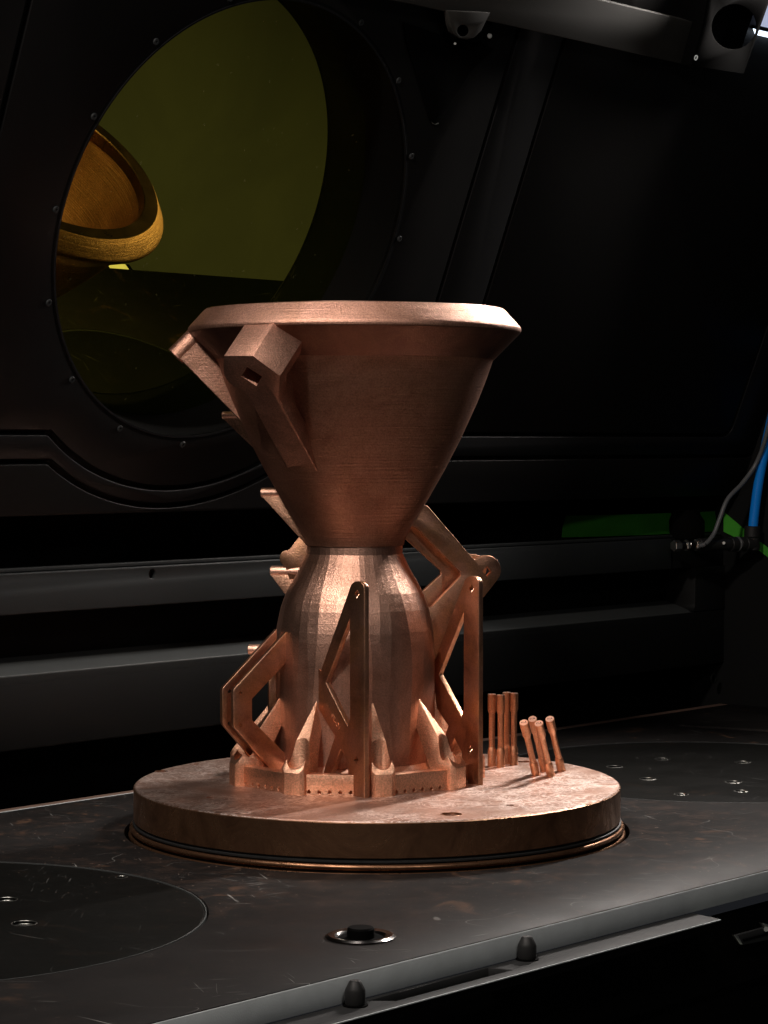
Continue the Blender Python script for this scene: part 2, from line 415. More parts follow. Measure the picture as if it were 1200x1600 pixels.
# covers of the neighbouring stations
def cover(label, cu, cn, holes):
    t = thing('station_cover', label, 'cover', un(cu, cn, ZT), 'round covers of the neighbouring stations')
    cs = []
    for hu, hn, hr in holes: cs.append(deckcyl(hu, hn, hr, ZT - 2.4, 5, 24))
    bm = new(); lathe(bm, [(0, -3.4), (154.6, -3.4), (154.6, -1.0), (154.0, -.5), (0, -.5)], 160, un(cu, cn, ZT))
    finish(bm, 'cover_disc', M['cover'], t, smooth=True, cut=cs, angle=20)
    bm = new(); lathe(bm, [(154.9, -3.2), (155.5, -3.2), (155.5, -.1), (154.9, -.1)], 160, un(cu, cn, ZT), closed=True)
    finish(bm, 'edge_ring', M['ledge'], t, smooth=True)
    for hu, hn, hr in holes:
        bm = new(); lathe(bm, [(hr - .1, -2.0), (hr + .7, -.35), (hr + 1.0, -.45), (hr, -2.3)], 24, un(hu, hn, ZT), closed=True)
        finish(bm, 'screw_seat', M['chrome'], t, smooth=True)
cover('round black cover with screw holes at the front left of the table', *CL,
      [(-213.6, 5.4, 2.6), (-295.4, 8.1, 5.2), (-326.8, 62, 5.6), (-300, -70, 3)])
cover('round black cover with seven screw holes at the back right behind the copper rods', *CR,
      [(316.8, -53.4, 5), (374.6, -51.4, 5), (283.1, 1, 5), (400.5, 3, 5), (311.2, 54.7, 5), (240, 60, 4), (279.5, 82, 4)])

# front shelf under the deck's edge
sh = thing('front_rail', 'dark steel rail with a long slot along the front edge of the table', 'rail', un(-260, 268, -41))
SZ = -40.9
c = new(); prism(c, [un(-291, 261, SZ - 9), un(-283, 271, SZ - 9), un(-200, 271, SZ - 9), un(-204, 259.5, SZ - 9)], Z * 20)
pts = [un(DECKU0, 258, SZ), un(-32, 258, SZ), un(-35, 277.6, SZ), un(DECKU0, 277.6, SZ)]
bm = new(); prism(bm, pts, Z * -5); finish(bm, 'rail_top', M['shelf'], sh, bevel=.35, cut=[c])
bm = new(); box(bm, un(DECKU0, 277.7, SZ - .1), U * (-35.2 - DECKU0), N * .7, Z * -.7); finish(bm, 'rail_edge', M['steel'], sh, bevel=.15)
bm = new(); box(bm, un(DECKU0, 277.7, SZ - .9), U * (-35.4 - DECKU0), N * .5, Z * -4.2); finish(bm, 'rail_face', M['pitch'], sh)
bm = new(); box(bm, un(DECKU0, 252.5, SZ - 10), U * 2200, N * -3, Z * -900); structure(finish(bm, 'machine_front', M['pitch']))
bm = new(); box(bm, un(DECKU0, 257, SZ - 6), U * 2200, N * -4, Z * -40); finish(bm, 'lower_front_panel', M['pitch'], tb)

def bumper(label, px, py):
    p = on_plane(px, py, un(0, 0, SZ), Z); p.z = 0
    t = thing('rubber_bumper', label, 'bumper', (p.x, p.y, SZ), 'black bumpers on the front rail')
    bm = new(); lathe(bm, [(0, 0), (4.4, 0), (4.6, .6), (4.6, 6.2), (4.2, 7.3), (2.7, 10.3), (2.2, 10.7), (0, 10.7)], 32, (p.x, p.y, SZ + .6)); finish(bm, 'cap', M['rubber'], t, smooth=True)
    bm = new(); lathe(bm, [(0, 0), (5.7, 0), (5.7, .5), (0, .5)], 32, (p.x, p.y, SZ + .05)); finish(bm, 'washer', M['black'], t, smooth=True)
bumper('cone tipped black bumper on the rail nearest the camera', 555, 1571)
bumper('cone tipped black bumper on the rail below the front of the copper plate', 823.5, 1499)

# round plug set in the deck
pc = un(-240, 209.5, ZT)
pl = thing('locating_plug', 'dark polished ring with a black stub sunk in the deck', 'plug', pc)
bm = new(); lathe(bm, [(16.8, .05), (17.2, .8), (15.6, 1.6), (12.6, 1.2), (11.2, .3), (11.0, .05)], 64, pc, closed=True); finish(bm, 'ring', M['black_chrome'], pl, smooth=True, angle=25)
bm = new(); lathe(bm, [(0, .02), (11.1, .02), (11.1, .14), (0, .14)], 48, pc); finish(bm, 'well', M['pitch'], pl)
bm = new(); lathe(bm, [(0, .2), (6.6, .2), (6.6, 4.2), (5.9, 5.1), (0, 5.2)], 40, pc); finish(bm, 'stub', M['black'], pl, smooth=True, angle=25)

# latch on the right below the deck
LP = un(0, 262, 0)
def lp(x, y, d=0): return on_plane(x, y, LP + N * d, N)
lt = thing('metal_latch', 'small dark metal latch bracket at the right below the table edge', 'latch', lp(1150, 1476))
bm = new(); prism(bm, [lp(1144, 1461), lp(1200, 1446), lp(1225, 1440), lp(1225, 1462), lp(1155, 1476)], N * 2); finish(bm, 'bracket', M['shelf'], lt, bevel=.2)
bm = new(); prism(bm, [lp(1143, 1460, 2), lp(1150, 1462, 2), lp(1157, 1475, 2), lp(1153, 1475, 2)], N * 1.5); finish(bm, 'lip', M['chrome'], lt, bevel=.15)
bm = new(); prism(bm, [lp(1160, 1468, 2.1), lp(1225, 1451, 2.1), lp(1225, 1454, 2.1), lp(1162, 1471, 2.1)], N * .4); finish(bm, 'slot', M['pitch'], lt)
bm = new(); cyl(bm, lp(1197, 1452, 1), lp(1197, 1452, 4), 1.3, 16); finish(bm, 'screw', M['chrome'], lt, smooth=True)
bm = new(); prism(bm, [lp(1185, 1441, 0), lp(1196, 1444, 0), lp(1206, 1452, 0), lp(1192, 1452, 0)], N * 3); finish(bm, 'catch', M['chrome'], lt, bevel=.2)

# ------------------------------------------------------------------ the raised door with its window
dr = thing('machine_door', 'tilted black machine door with a big round green window', 'machine door', door(0, 0))
WC, WR = (-224.5, 205.5), 150.0
def dcyl(u, v, r, d0, d1, segs=160):
    b = new(); cyl(b, door(u, v, d0), door(u, v, d1), r, segs); return b
def dprism(pts, d0, d1): b = new(); prism(b, [door(u, v, d0) for u, v in pts], DN * (d1 - d0)); return b
GL = 40.0
bm = dprism([(-640, 0), (497, 0), (497, 470), (-640, 470)], -55, -4)
finish(bm, 'door_body', M['door_body'], dr, cut=[dcyl(*WC, WR + .5, -60, 5)])
def arc(R, vline, n=40, off=0):
    s = math.asin((vline - WC[1]) / R)           # negative angle
    a0, a1 = PI - s, 2 * PI + s
    return [(WC[0] + R * math.cos(a0 + (a1 - a0) * k / n), WC[1] + R * math.sin(a0 + (a1 - a0) * k / n)) for k in range(n + 1)]
RA, RB = 187.5, 200.5
low_a = arc(RA - 2, 60); up_b = arc(RA + 2.2, 56)
low_b = arc(RB - 2, 40); up_c = arc(RB + 2.2, 36)
bm = dprism([(-434, 470), (-434, 60)] + low_a + [(-11, 60), (-11, 470)], -4, 0)
finish(bm, 'window_panel', M['door'], dr, bevel=.5, cut=[dcyl(*WC, WR, -10, 5)])
bm = dprism([(-640, 60), (-438.5, 60), (-438.5, 470), (-640, 470)], -4, 0); finish(bm, 'left_panel', M['door'], dr, bevel=.5)
bm = dprism([(-7, 60), (42, 60), (42, 470), (-7, 470)], -4, 0); finish(bm, 'middle_strip', M['door_strip'], dr, bevel=.5)
def rc(cu, cv, r, n=6): return [(cu + r * math.sin(PI / 2 * k / n), cv - r * math.cos(PI / 2 * k / n)) for k in range(n + 1)]
bm = dprism([(46, 470), (46, 60)] + rc(418, 70, 10) + [(428, 470)], -4, 0); finish(bm, 'right_panel', M['door'], dr, bevel=.5)
bm = dprism([(-640, 56)] + up_b + rc(420, 68, 12) + [(432, 470)] + [(480, 470)] + rc(468, 52, 12)[::-1] + low_b[::-1] + [(-640, 40)], -4, 0)
finish(bm, 'border_band', M['door_strip'], dr, bevel=.5)
bm = dprism([(-640, 36)] + up_c + rc(471, 49, 13) + [(484, 470), (497, 470), (497, 0), (-640, 0)], -4, 0)
finish(bm, 'bottom_band', M['door'], dr, bevel=.5)
# window recess tube, seal ring, pane
bm = new(); lathe(bm, [(WR, 0.1), (WR + 3, .1), (WR + 3, -GL), (WR, -GL)], 160, door(*WC), DN, closed=True); finish(bm, 'window_recess', M['door_body'], dr, smooth=True)
bm = new(); lathe(bm, [(WR - .6, .15), (WR + .6, .35), (WR + 1.0, .1), (WR - .5, -.6)], 160, door(*WC), DN, closed=True); finish(bm, 'window_rim', M['door_strip'], dr, smooth=True)
bm = new(); cyl(bm, door(*WC, -GL - 6), door(*WC, -GL), WR + 4, 128); finish(bm, 'window_pane', M['glass'], dr)
# socket screws round the window
bm = new(); lathe(bm, [(0, -.6), (.8, -.6), (.8, .9), (1.9, .9), (2.3, .4), (2.3, 0), (0, 0)], 20, (0, 0, 0), DN)
first = None
for k in range(16):
    a = math.radians(22.5 * k + .5); p = door(WC[0] + 155.6 * math.cos(a), WC[1] + 155.6 * math.sin(a), .1)
    if first is None:
        first = finish(bm, 'socket_screw', M['beam'], None, smooth=True); sc = first; me0 = first.data
        sc.location = p * S; bpy.context.view_layer.update(); sc.parent = dr; sc.matrix_parent_inverse = dr.matrix_world.inverted()
    else:
        sc = bpy.data.objects.new('socket_screw', me0); COL.objects.link(sc); sc.location = p * S
        sc.parent = dr; sc.matrix_parent_inverse = dr.matrix_world.inverted()

# bar with hinge tab across the door's top, end block
hb = thing('cross_bar', 'grey olive bar crossing the top of the door with a rounded hinge tab', 'bar', door(0, 372))
def dp(x, y, d=0): return on_plane(x, y, door(0, 0, d), DN)
bm = new(); prism(bm, [dp(540, -12, 14), dp(640, 6, 14), dp(1080, 103, 14), dp(1098, 38, 14), dp(930, -2, 14), dp(800, -40, 14), dp(540, -90, 14)], DN * -13.5)
finish(bm, 'bar', M['bar'], hb, bevel=.5)
tabp = [(700, 17), (704, 40), (708, 52), (718, 60), (730, 62), (741, 59), (752, 48), (760, 32), (766, 20)]
c = new(); cyl(c, dp(723, 48, 5), dp(723, 48, 30), 3.9, 24)
bm = new(); prism(bm, [dp(x, y, 16.5) for x, y in tabp], DN * -5); finish(bm, 'hinge_tab', M['bar'], hb, bevel=.5, cut=[c])
bm = new(); prism(bm, [dp(x, y, 9) for x, y in [(698, 35), (704, 55), (712, 66), (735, 67), (765, 62), (773, 52), (768, 30)]], DN * -6); finish(bm, 'hinge_bracket', M['black'], hb, bevel=.6)
bm = new(); cyl(bm, dp(765, 56, 8), dp(765, 56, 11), 1.9, 16, ch=.4); finish(bm, 'hinge_screw', M['chrome'], hb, smooth=True)
bm = new(); cyl(bm, dp(711, 68, 8), dp(711, 68, 10), .9, 12); finish(bm, 'small_screw', M['chrome'], hb, smooth=True)
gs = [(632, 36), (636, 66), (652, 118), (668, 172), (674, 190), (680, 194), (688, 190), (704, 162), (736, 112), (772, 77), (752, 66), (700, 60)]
bm = new(); prism(bm, [dp(x, y, 2.5) for x, y in gs], DN * -2.3); finish(bm, 'shadow_triangle', M['pitch'], hb, bevel=.3)  # thin near-black plate added for the shadow triangle under the bar
bm = new(); tube(bm, [dp(673, 188, 1.6), dp(676, 192.5, 1.6), dp(681, 194, 1.6), dp(685, 192.5, 1.6)], .45, 8); finish(bm, 'bright_tip', M['chrome'], hb, smooth=True)  # bright tip of that triangle, drawn as a chrome bead
eb = thing('end_block', 'black block with a round recess at the right end of the grey bar', 'bracket block', door(240, 372))
c = new(); cyl(c, dp(1147, 42, 5), dp(1147, 42, 40), 17, 48)
bm = new(); prism(bm, [dp(1080, 103, 24), dp(1162, 115, 24), dp(1200, 8, 24), dp(1212, -30, 24), dp(1112, -40, 24), dp(1098, 38, 24)], DN * -23.5)
finish(bm, 'block', M['pitch'], eb, bevel=.6, cut=[c])
bm = new(); lathe(bm, [(1.3, 0), (2.1, 0), (2.1, .5), (1.3, .5)], 20, dp(1087, 90, 24), DN, closed=True); finish(bm, 'screw_ring', M['steel'], eb, smooth=True)
# LED strip lamp in the top right corner
ls = thing('led_strip', 'bright white led strip lamp at the top right edge of the chamber', 'lamp', door(300, 400))
bm = new(); prism(bm, [dp(1181, 46, 6), dp(1184, 55, 6), dp(1600, 150, 6), dp(1600, 141, 6)], DN * -3); finish(bm, 'light_tube', M['led'], ls)
bm = new(); prism(bm, [dp(1185, 40, 4), dp(1600, 134, 4), dp(1600, 95, 4), dp(1195, 5, 4)], DN * -2); finish(bm, 'light_panel', M['led_dim'], ls)
bm = new(); prism(bm, [dp(1182, 41, 5), dp(1600, 134.5, 5), dp(1600, 141, 5), dp(1181, 47, 5)], DN * -4.5); finish(bm, 'housing', M['black'], ls)

# small display lamp on the front rail (mirrored in the window)
lam = thing('display_lamp', 'small lit display seen mirrored in the lower left of the round window', 'lamp', un(452, 262, -34))
bm = new(); box(bm, un(436, 260, -38), U * 36, N * 10, Z * 6); finish(bm, 'housing', M['black'], lam)
bm = new(); box(bm, un(442, 261.5, -31.9), U * 24, N * 7.5, Z * .4); finish(bm, 'screen', M['lamp'], lam)

# green tape, hose, cable and fittings at the right
def wp(x, y, d=0): return on_plane(x, y, un(0, -225 + d, 0), N)
gt = thing('green_tape', 'green tape strip behind the hose fittings in the right corner', 'tape', un(600, -233, 130))
bm = new(); row = []
for k in range(25):
    u_ = 500 + 214 * k / 24; n_ = -233.2 - (20 * ((630 - u_) / 110) ** 2 if u_ < 630 else 0)
    row.append((V(bm, un(u_, n_, 129)), V(bm, un(u_, n_ - .6, 138)), V(bm, un(u_, n_ - 2.5, 147.5))))
for a_, b_ in zip(row, row[1:]):
    bm.faces.new((a_[0], b_[0], b_[1], a_[1])); bm.faces.new((a_[1], b_[1], b_[2], a_[2]))
bmesh.ops.solidify(bm, geom=bm.faces[:], thickness=.0008)
finish(bm, 'back_strip', M['green'], gt, smooth=True)
bm = new(); prism(bm, [un(714.6, -226, 147), un(714.6, -195, 126), un(714.6, -150, 98), un(714.6, -150, 91), un(714.6, -195, 117), un(714.6, -226, 129)], U * -.8); finish(bm, 'side_strip', M['green'], gt)
FA, FB = wp(1055, 853, 14), on_plane(1176, 850, un(700, 0, 0), U)
FN = (FB - FA).cross(Z).normalized()
FN = -FN if FN.dot(N) < 0 else FN
def fp(x, y, d=14): return on_plane(x, y, FA + FN * (d - 14), FN)
def hp(x, y, d=0): return on_plane(x, y, un(700 - d, 0, 0), U)
st = thing('black_stub', 'short round black stub hiding part of the green tape', 'stub', wp(1072, 845, 5))
bm = new(); lathe(bm, [(0, 0), (16, 0), (17, 1), (17, 16), (13, 22), (13, 26), (0, 26)], 40, wp(1071, 842, -2) , Z); finish(bm, 'stub', M['pitch'], st, smooth=True)
ft = thing('hose_fitting', 'chrome and black threaded pipe fitting on the right end of the beam', 'pipe fitting', wp(1055, 853, 14))
def seg(x0, x1, y0, y1, r, m, nm, segs=24, ch=.5, parent=ft, d=14):
    b = new(); cyl(b, fp(x0, y0, d), fp(x1, y1, d), r, segs, ch=ch); return finish(b, nm, M[m], parent, smooth=segs > 8)
seg(1052, 1062, 853, 852.5, 5.0, 'chrome', 'hex_nut', 6)
seg(1062, 1070, 852.5, 852.2, 3.6, 'black_chrome', 'thread')
seg(1070, 1075, 852.2, 852, 5.0, 'chrome', 'hex_nut', 6)
seg(1075, 1082, 852, 851.8, 4.6, 'black_chrome', 'collar')
seg(1085, 1091, 851.8, 851.4, 5.2, 'chrome', 'hex_nut', 6)
seg(1091, 1108, 851.4, 851, 5.8, 'rubber', 'body')
seg(1108, 1140, 851, 850.5, 5.2, 'rubber', 'body')
seg(1140, 1150, 850.5, 850.2, 6.6, 'rubber', 'collar')
seg(1151, 1153, 850.2, 850.2, 6.8, 'cable', 'ring', ch=.2)
seg(1154, 1163, 850.2, 850, 6.2, 'rubber', 'collar')
seg(1163, 1176, 850, 850, 6.8, 'rubber', 'elbow')
b = new(); cyl(b, fp(1176, 860, 14), fp(1176, 838, 14), 6.4, 24, ch=.8); finish(b, 'elbow', M['rubber'], ft, smooth=True)
b = new(); cyl(b, fp(1175, 840, 14), fp(1175.5, 822, 14), 7.2, 24, ch=.9); finish(b, 'collar', M['rubber'], ft, smooth=True)
b = new(); cyl(b, fp(1131, 848.5, 18), fp(1131, 848.5, 21), 1.3, 16); finish(b, 'set_screw', M['chrome'], ft, smooth=True)
bh = new(); tube(bh, spline([hp(1176, 830), hp(1179, 800), hp(1186, 750), hp(1198, 690), hp(1215, 620), hp(1240, 540)], 8), 4.4, 16)
tag(finish(bh, 'blue_hose', M['blue'], smooth=True), 'bright blue air hose rising from the black fitting at the right edge', 'hose')
bc = new(); tube(bc, spline([fp(1092, 853, 20), fp(1102, 850, 22), fp(1115, 835, 22), fp(1124, 812, 22), fp(1137, 780, 22), fp(1160, 755, 22), hp(1181, 725, 8), hp(1196, 685, 8), hp(1210, 620, 8), hp(1225, 540, 8)], 8), 2.0, 12)
tag(finish(bc, 'grey_cable', M['cable'], smooth=True), 'thin grey cable curving up beside the blue hose', 'cable')

# ================================================================== THE BUILD PLATE
bp = thing('build_plate', 'thick round copper build plate with a scratched top and seal rings', 'build plate', (0, 0, 0))
cuts = []; holes = [(-138.2, 47.7, 3.4), (-98.1, -61.5, 3.0), (42.3, -122.7, 5.5), (77.4, -90.4, 2.6), (96.7, 92, 4.5), (98, 118, 5), (-120, 80, 3)]
for x, y, r in holes: c = new(); cyl(c, (x, y, -7), (x, y, 3), r, 28); cuts.append(c)
bm = new(); lathe(bm, [(0, -2), (149.4, -2), (149.4, -.55), (148.8, 0), (0, 0)], 192); top = finish(bm, 'plate_top', M['plate_top'], bp, smooth=True, cut=cuts, angle=30)
bm = new(); lathe(bm, [(0, -20.6), (149.6, -20.6), (150, -20.2), (150, -1.0), (149.4, -.6), (149.4, -2.2), (0, -2.2)], 192); finish(bm, 'plate_body', M['turned'], bp, smooth=True)
for x, y, r in holes[:1] + holes[2:3]:
    bm = new(); lathe(bm, [(r - .1, .02), (r + .7, .12), (r + .9, .02), (r, -.6)], 28, (x, y, 0), closed=True); finish(bm, 'hole_rim', M['turned'], bp, smooth=True)
bm = new(); lathe(bm, [(0, -26.5), (148.6, -26.5), (148.6, -20.8), (0, -20.8)], 160); finish(bm, 'seal', M['rubber'], bp, smooth=True)
bm = new(); lathe(bm, [(148.7, -21.6), (150.6, -22.0), (150.6, -22.9), (148.7, -23.2)], 160, closed=True); finish(bm, 'rubber_lip', M['rubber'], bp, smooth=True)
bm = new(); lathe(bm, [(150.6 + 1.9 * math.cos(t), -25.4 + 1.7 * math.sin(t)) for t in (2 * PI * k / 12 for k in range(12))], 192, closed=True); finish(bm, 'copper_ring', M['turned'], bp, smooth=True)
bm = new(); lathe(bm, [(0, -60), (149.5, -60), (149.5, -27.5), (0, -27.5)], 160); finish(bm, 'piston', M['rubber'], bp, smooth=True)
bm = new(); lathe(bm, [(151.6 + 1.6 * math.cos(t), -29.6 + 1.4 * math.sin(t)) for t in (2 * PI * k / 12 for k in range(12))], 192, closed=True); finish(bm, 'lower_ring', M['turned'], bp, smooth=True)

# ================================================================== THE NOZZLE
nz = thing('rocket_nozzle', 'tall 3d printed copper rocket nozzle with brackets standing on the round plate', 'rocket nozzle', AX)
rimp = []
for k in range(9):                                            # rounded widest edge
    t = math.radians(-45 + 90 * k / 8); rimp.append((100.6 + 3.2 * math.cos(t), 280.0 + 3.2 * math.sin(t)))
outer = [(30.9, 146.2), (31.3, 149), (34.4, 156), (39.5, 164.5), (45.4, 174), (56, 192.5), (66.5, 213), (76.5, 235), (82, 249), (86.2, 261)]
inner = [(82.5, 293), (81.5, 285), (78.5, 260), (71, 232), (60, 205), (49, 183), (39, 166), (29, 152), (26.5, 146.2)]
bm = new(); lathe(bm, outer + [(91.5, 267)] + [(91, 275), (90, 285), (86, 290)] + inner[2:], 160, AX, closed=True)
bell = finish(bm, 'bell', M['bell'], nz, smooth=True, angle=24)
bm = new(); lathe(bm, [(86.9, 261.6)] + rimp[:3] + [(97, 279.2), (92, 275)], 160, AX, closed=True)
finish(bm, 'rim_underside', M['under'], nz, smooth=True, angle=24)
bm = new(); lathe(bm, rimp[2:] + [(94.0, 292.0), (93.2, 292.6), (92, 285), (96.5, 279.4)], 160, AX, closed=True)
finish(bm, 'rim', M['rim'], nz, smooth=True, angle=24)
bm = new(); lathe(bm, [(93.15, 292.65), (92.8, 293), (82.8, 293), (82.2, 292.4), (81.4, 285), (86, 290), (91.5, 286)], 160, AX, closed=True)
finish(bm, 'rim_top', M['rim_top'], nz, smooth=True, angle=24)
# faceted combustion chamber
ch = [(30.0, 146.6), (30.2, 141), (32.6, 135.5), (36.0, 129), (39.4, 123), (42.4, 117.5), (44.7, 112), (46.4, 107), (47.9, 100), (49.0, 94), (49.6, 88), (50.1, 74), (50.4, 46), (50.6, 18), (51, 13), (58, 3)]
bm = new(); random.seed(3)
NS = 46; colr = [random.uniform(-.24, .24) for k in range(NS)]; colt = [random.uniform(-.25, .25) for k in range(NS)]; colp = [random.uniform(0, 6) for k in range(NS)]
rings = []
for m_, (r, z) in enumerate(ch + [(46, 3), (46, 88), (27, 146)]):
    f_ = 1 if m_ < len(ch) - 1 else 0; f_ *= r / 50
    row = []
    for k in range(NS):
        t = 2 * PI * (k + f_ * (colt[k] * .6 + .22 * math.sin(z * .06 + colp[k]))) / NS
        rr = r + f_ * (colr[k] * (1 + .5 * math.sin(z * .05 + colp[k])) + random.uniform(-.05, .05))
        row.append(V(bm, AX + Vector((math.cos(t) * rr, math.sin(t) * rr, z))))
    rings.append(row)
for p_, q_ in zip(rings, rings[1:] + rings[:1]):
    for k in range(NS): bm.faces.new((p_[k], p_[(k + 1) % NS], q_[(k + 1) % NS], q_[k]))
finish(bm, 'combustion_chamber', M['chamber'], nz)
# low ring wall with drain holes
random.seed(5)
LUGA = [13 + 40 * k for k in range(-2, 7)]
def ring_pts(r, z): return [rad(a, r, z) for a in LUGA]
co = new()
for i in range(9):
    if LUGA[i] > 100 : continue
    a, b = rad(LUGA[i], 79.2, 1.7), rad(LUGA[i] + 40, 79.2, 1.7); d = (b - a).normalized(); L = (b - a).length; nn = rdir(LUGA[i] + 20)
    k = 9.5
    while k < L - 8:
        p = a + d * k; 
        prism(co, [p + d * -.9 + Z * -.9 + nn * 3, p + d * .9 + Z * -.9 + nn * 3, p + d * 1.15 + Z * .3 + nn * 3, p + Z * 1.7 + nn * 3, p - d * 1.15 + Z * .3 + nn * 3], nn * -7)
        k += 6.3
bm = new(); outr = ring_pts(79.2, 0); inr = ring_pts(71, 0)
o0 = [V(bm, p) for p in outr]; i0 = [V(bm, p) for p in inr]; o1 = [V(bm, p + Z * 12.2) for p in outr]; i1 = [V(bm, p + Z * 12.2) for p in inr]
for k in range(9):
    j = (k + 1) % 9
    bm.faces.new((o0[k], o0[j], o1[j], o1[k])); bm.faces.new((i0[k], i1[k], i1[j], i0[j])); bm.faces.new((o1[k], o1[j], i1[j], i1[k])); bm.faces.new((o0[k], i0[k], i0[j], o0[j]))
finish(bm, 'base_ring', M['base'], nz, cut=[co], bevel=.25)
bm = new(); lathe(bm, [(0, 0.05), (72, .05), (72, 2.5), (0, 2.5)], 9, AX); finish(bm, 'base_floor', M['base'], nz)

# gussets with bolt pockets
def gusset(a):
    R, T = rdir(a), tdir(a)
    def P(r, t, z): return AX + R * r + T * t + Z * z
    bm = new(); prism(bm, [P(81.5, -5.0, 0), P(81.5, 5.0, 0), P(79.0, 7.6, 0), P(46, 7.6, 0), P(46, -7.6, 0), P(79.0, -7.6, 0)], Z * 62)
    def slice_(p, q, r):                                    # keep the side away from the normal
        n_ = (q - p).cross(r - p).normalized()
        if (P(69, 0, 20) - p).dot(n_) > 0: n_ = -n_
        bmesh.ops.bisect_plane(bm, geom=bm.verts[:] + bm.edges[:] + bm.faces[:], plane_co=p * S, plane_no=n_, clear_outer=True)
        bmesh.ops.holes_fill(bm, edges=[e_ for e_ in bm.edges if e_.is_boundary])
    slice_(P(81.5, 0, 13.2), P(53.5, 0, 48.5), P(81.5, 5, 13.2))
    for sg in (-1, 1): slice_(P(80, 7.6 * sg, 13), P(50, 7.6 * sg, 13), P(50, 1.2 * sg, 48))
    slice_(P(66, 0, 8), P(45, 0, 45), P(66, 5, 8))
    c = new(); cyl(c, P(72.9, 0, 11.5), P(72.9, 0, 90), 6.75, 40)
    return finish(bm, 'gusset', M['base'], nz, cut=[c], bevel=.12)
for a in LUGA: gusset(a)

# ---- clevis plates on the front right (pair parallel to azimuth 36)
def plate(name, px, p0, nrm, ext, cuts_px=(), material='bracket', bev=.28, shift=(0, 0, 0), parent=None):
    pts = [on_plane(x, y, p0, nrm) + Vector(shift) for x, y in px]
    cs = []
    late = []
    for cp in cuts_px:
        small = max(x for x, y in cp) - min(x for x, y in cp) < 16; c = new(); e = Vector(ext); q = [on_plane(x, y, p0, nrm) + Vector(shift) - e * 1.5 for x, y in cp]; prism(c, q, e * 4); (late if small else cs).append(c)
    bm = new(); prism(bm, pts, ext)
    o = finish(bm, name, M[material], parent or nz, cut=cs, bevel=bev)
    if late:
        COL.objects.unlink(o); par = o.parent; o.parent = None
        for c in late: bool_cut(o, c)
        link(o, par)
    return o
def roundtop(cx, cy, r, a0, a1, n=8, sx=1.0):
    return [(cx + r * sx * math.cos(math.radians(a0 + (a1 - a0) * k / n)), cy + r * math.sin(math.radians(a0 + (a1 - a0) * k / n))) for k in range(n + 1)]
def diamond(cx, cy, w_, h): return [(cx - w_, cy), (cx, cy - h), (cx + w_, cy), (cx, cy + h)]
D36, P36 = rdir(36), tdir(36)
PF = AX + P36 * -44
front_px = roundtop(558, 920, 12, 195, 360, 9, .92) + [(569.5, 1251), (543, 1249), (544, 1193), (532.5, 1170), (516, 1211), (504, 1210), (523.5, 1150), (490, 1096), (489, 1037), (501, 1048)]
front_cuts = [[(546.5, 966), (546.5, 1122), (543, 1136), (509, 1067)], diamond(558, 928, 3.9, 7), diamond(556.5, 1188, 3.8, 6.5)]
b1 = plate('clevis_plate', front_px, PF, P36, P36 * 3.5, front_cuts)
b1['label'] = 'a shaped clevis plate at the front with brown stains'
# its twin
plate('clevis_plate', front_px, PF, P36, P36 * 3.5, front_cuts, shift=P36 * 86)
# raised lettering on the front plate
tp = on_plane(524.5, 1128, PF, P36) - P36 * .1
xd = (on_plane(545, 1152, PF, P36) - on_plane(522, 1110, PF, P36)).normalized()
tb_ = text_bm('8K.-O1', 3.9, .22, tp, xd, P36.cross(xd) * -1 if (P36.cross(xd)).z < 0 else P36.cross(xd))
finish(tb_, 'lettering', M['base'], b1)

# ---- clevis pair on the left (azimuth -58)
DL, PLn = rdir(-58), tdir(-58)
PN = AX + PLn * 0
left_px = [(450, 985), (448.5, 1034), (394, 1092), (394, 1125), (452, 1184), (446, 1204), (424, 1204), (366, 1136), (364.5, 1130), (364.5, 1081), (366.5, 1076)]
left_cuts = [diamond(375.5, 1083, 3.2, 3.8), diamond(375.5, 1133, 3.2, 3.8)]
def shiftpx(pts, dx, dy): return [(x + dx, y + dy) for x, y in pts]
plate('side_plate', left_px, PN, PLn, PLn * -3.2, left_cuts)
plate('side_plate', left_px, PN, PLn, PLn * -3.2, left_cuts, shift=PLn * -12 + DL * 1)
# rear left pair, mostly hidden
DR_, PR_ = rdir(-118), tdir(-118)
PRr = AX + PR_ * -12
rear_px = [(462, 1060), (428, 1100), (404, 1140), (398, 1160), (400, 1178), (420, 1202), (470, 1204), (470, 1160), (428, 1150), (440, 1110), (462, 1090)]
plate('rear_plate', rear_px, PRr, PR_, PR_ * -3.2)
bm = new(); box(bm, rad(-80, 50, 12) , tdir(-80) * 5, rdir(-80) * 5, Z * 62); finish(bm, 'rib', M['bracket'], nz, bevel=.3)

# ---- big lobed bracket on the right behind
DBk = rdir(106); PB = tdir(106)
if PB.y < 0: PB = -PB
PB0 = AX + PB * -6
big_px = [(668, 790), (728, 860), (742, 874.5)] + roundtop(760, 891, 23, 230, 400, 10) + [(757, 932), (722, 962), (700, 1010), (668, 1064), (640, 1064), (620, 900), (620, 780)]
win_px = [(646, 822), (651, 824), (719.5, 894), (719.5, 901), (675, 948), (640, 948), (600, 900), (600, 850), (630, 822)]
bb = plate('lobed_bracket', big_px, PB0, PB, PB * 4, [win_px, diamond(761, 893, 7, 8)])
win2 = [(640, 842), (696, 893), (696, 899), (662, 930), (600, 920), (600, 860)]
big2_px = [(655, 790), (716, 858), (728, 868)] + roundtop(746, 889, 22, 230, 400, 10) + [(742, 932), (700, 975), (668, 1040), (640, 1064), (620, 900), (620, 780)]
plate('lobed_bracket', big2_px, PB0, PB, PB * 4, [shiftpx(win2, 0, 0), diamond(749, 891, 6, 7)], shift=PB * 9)
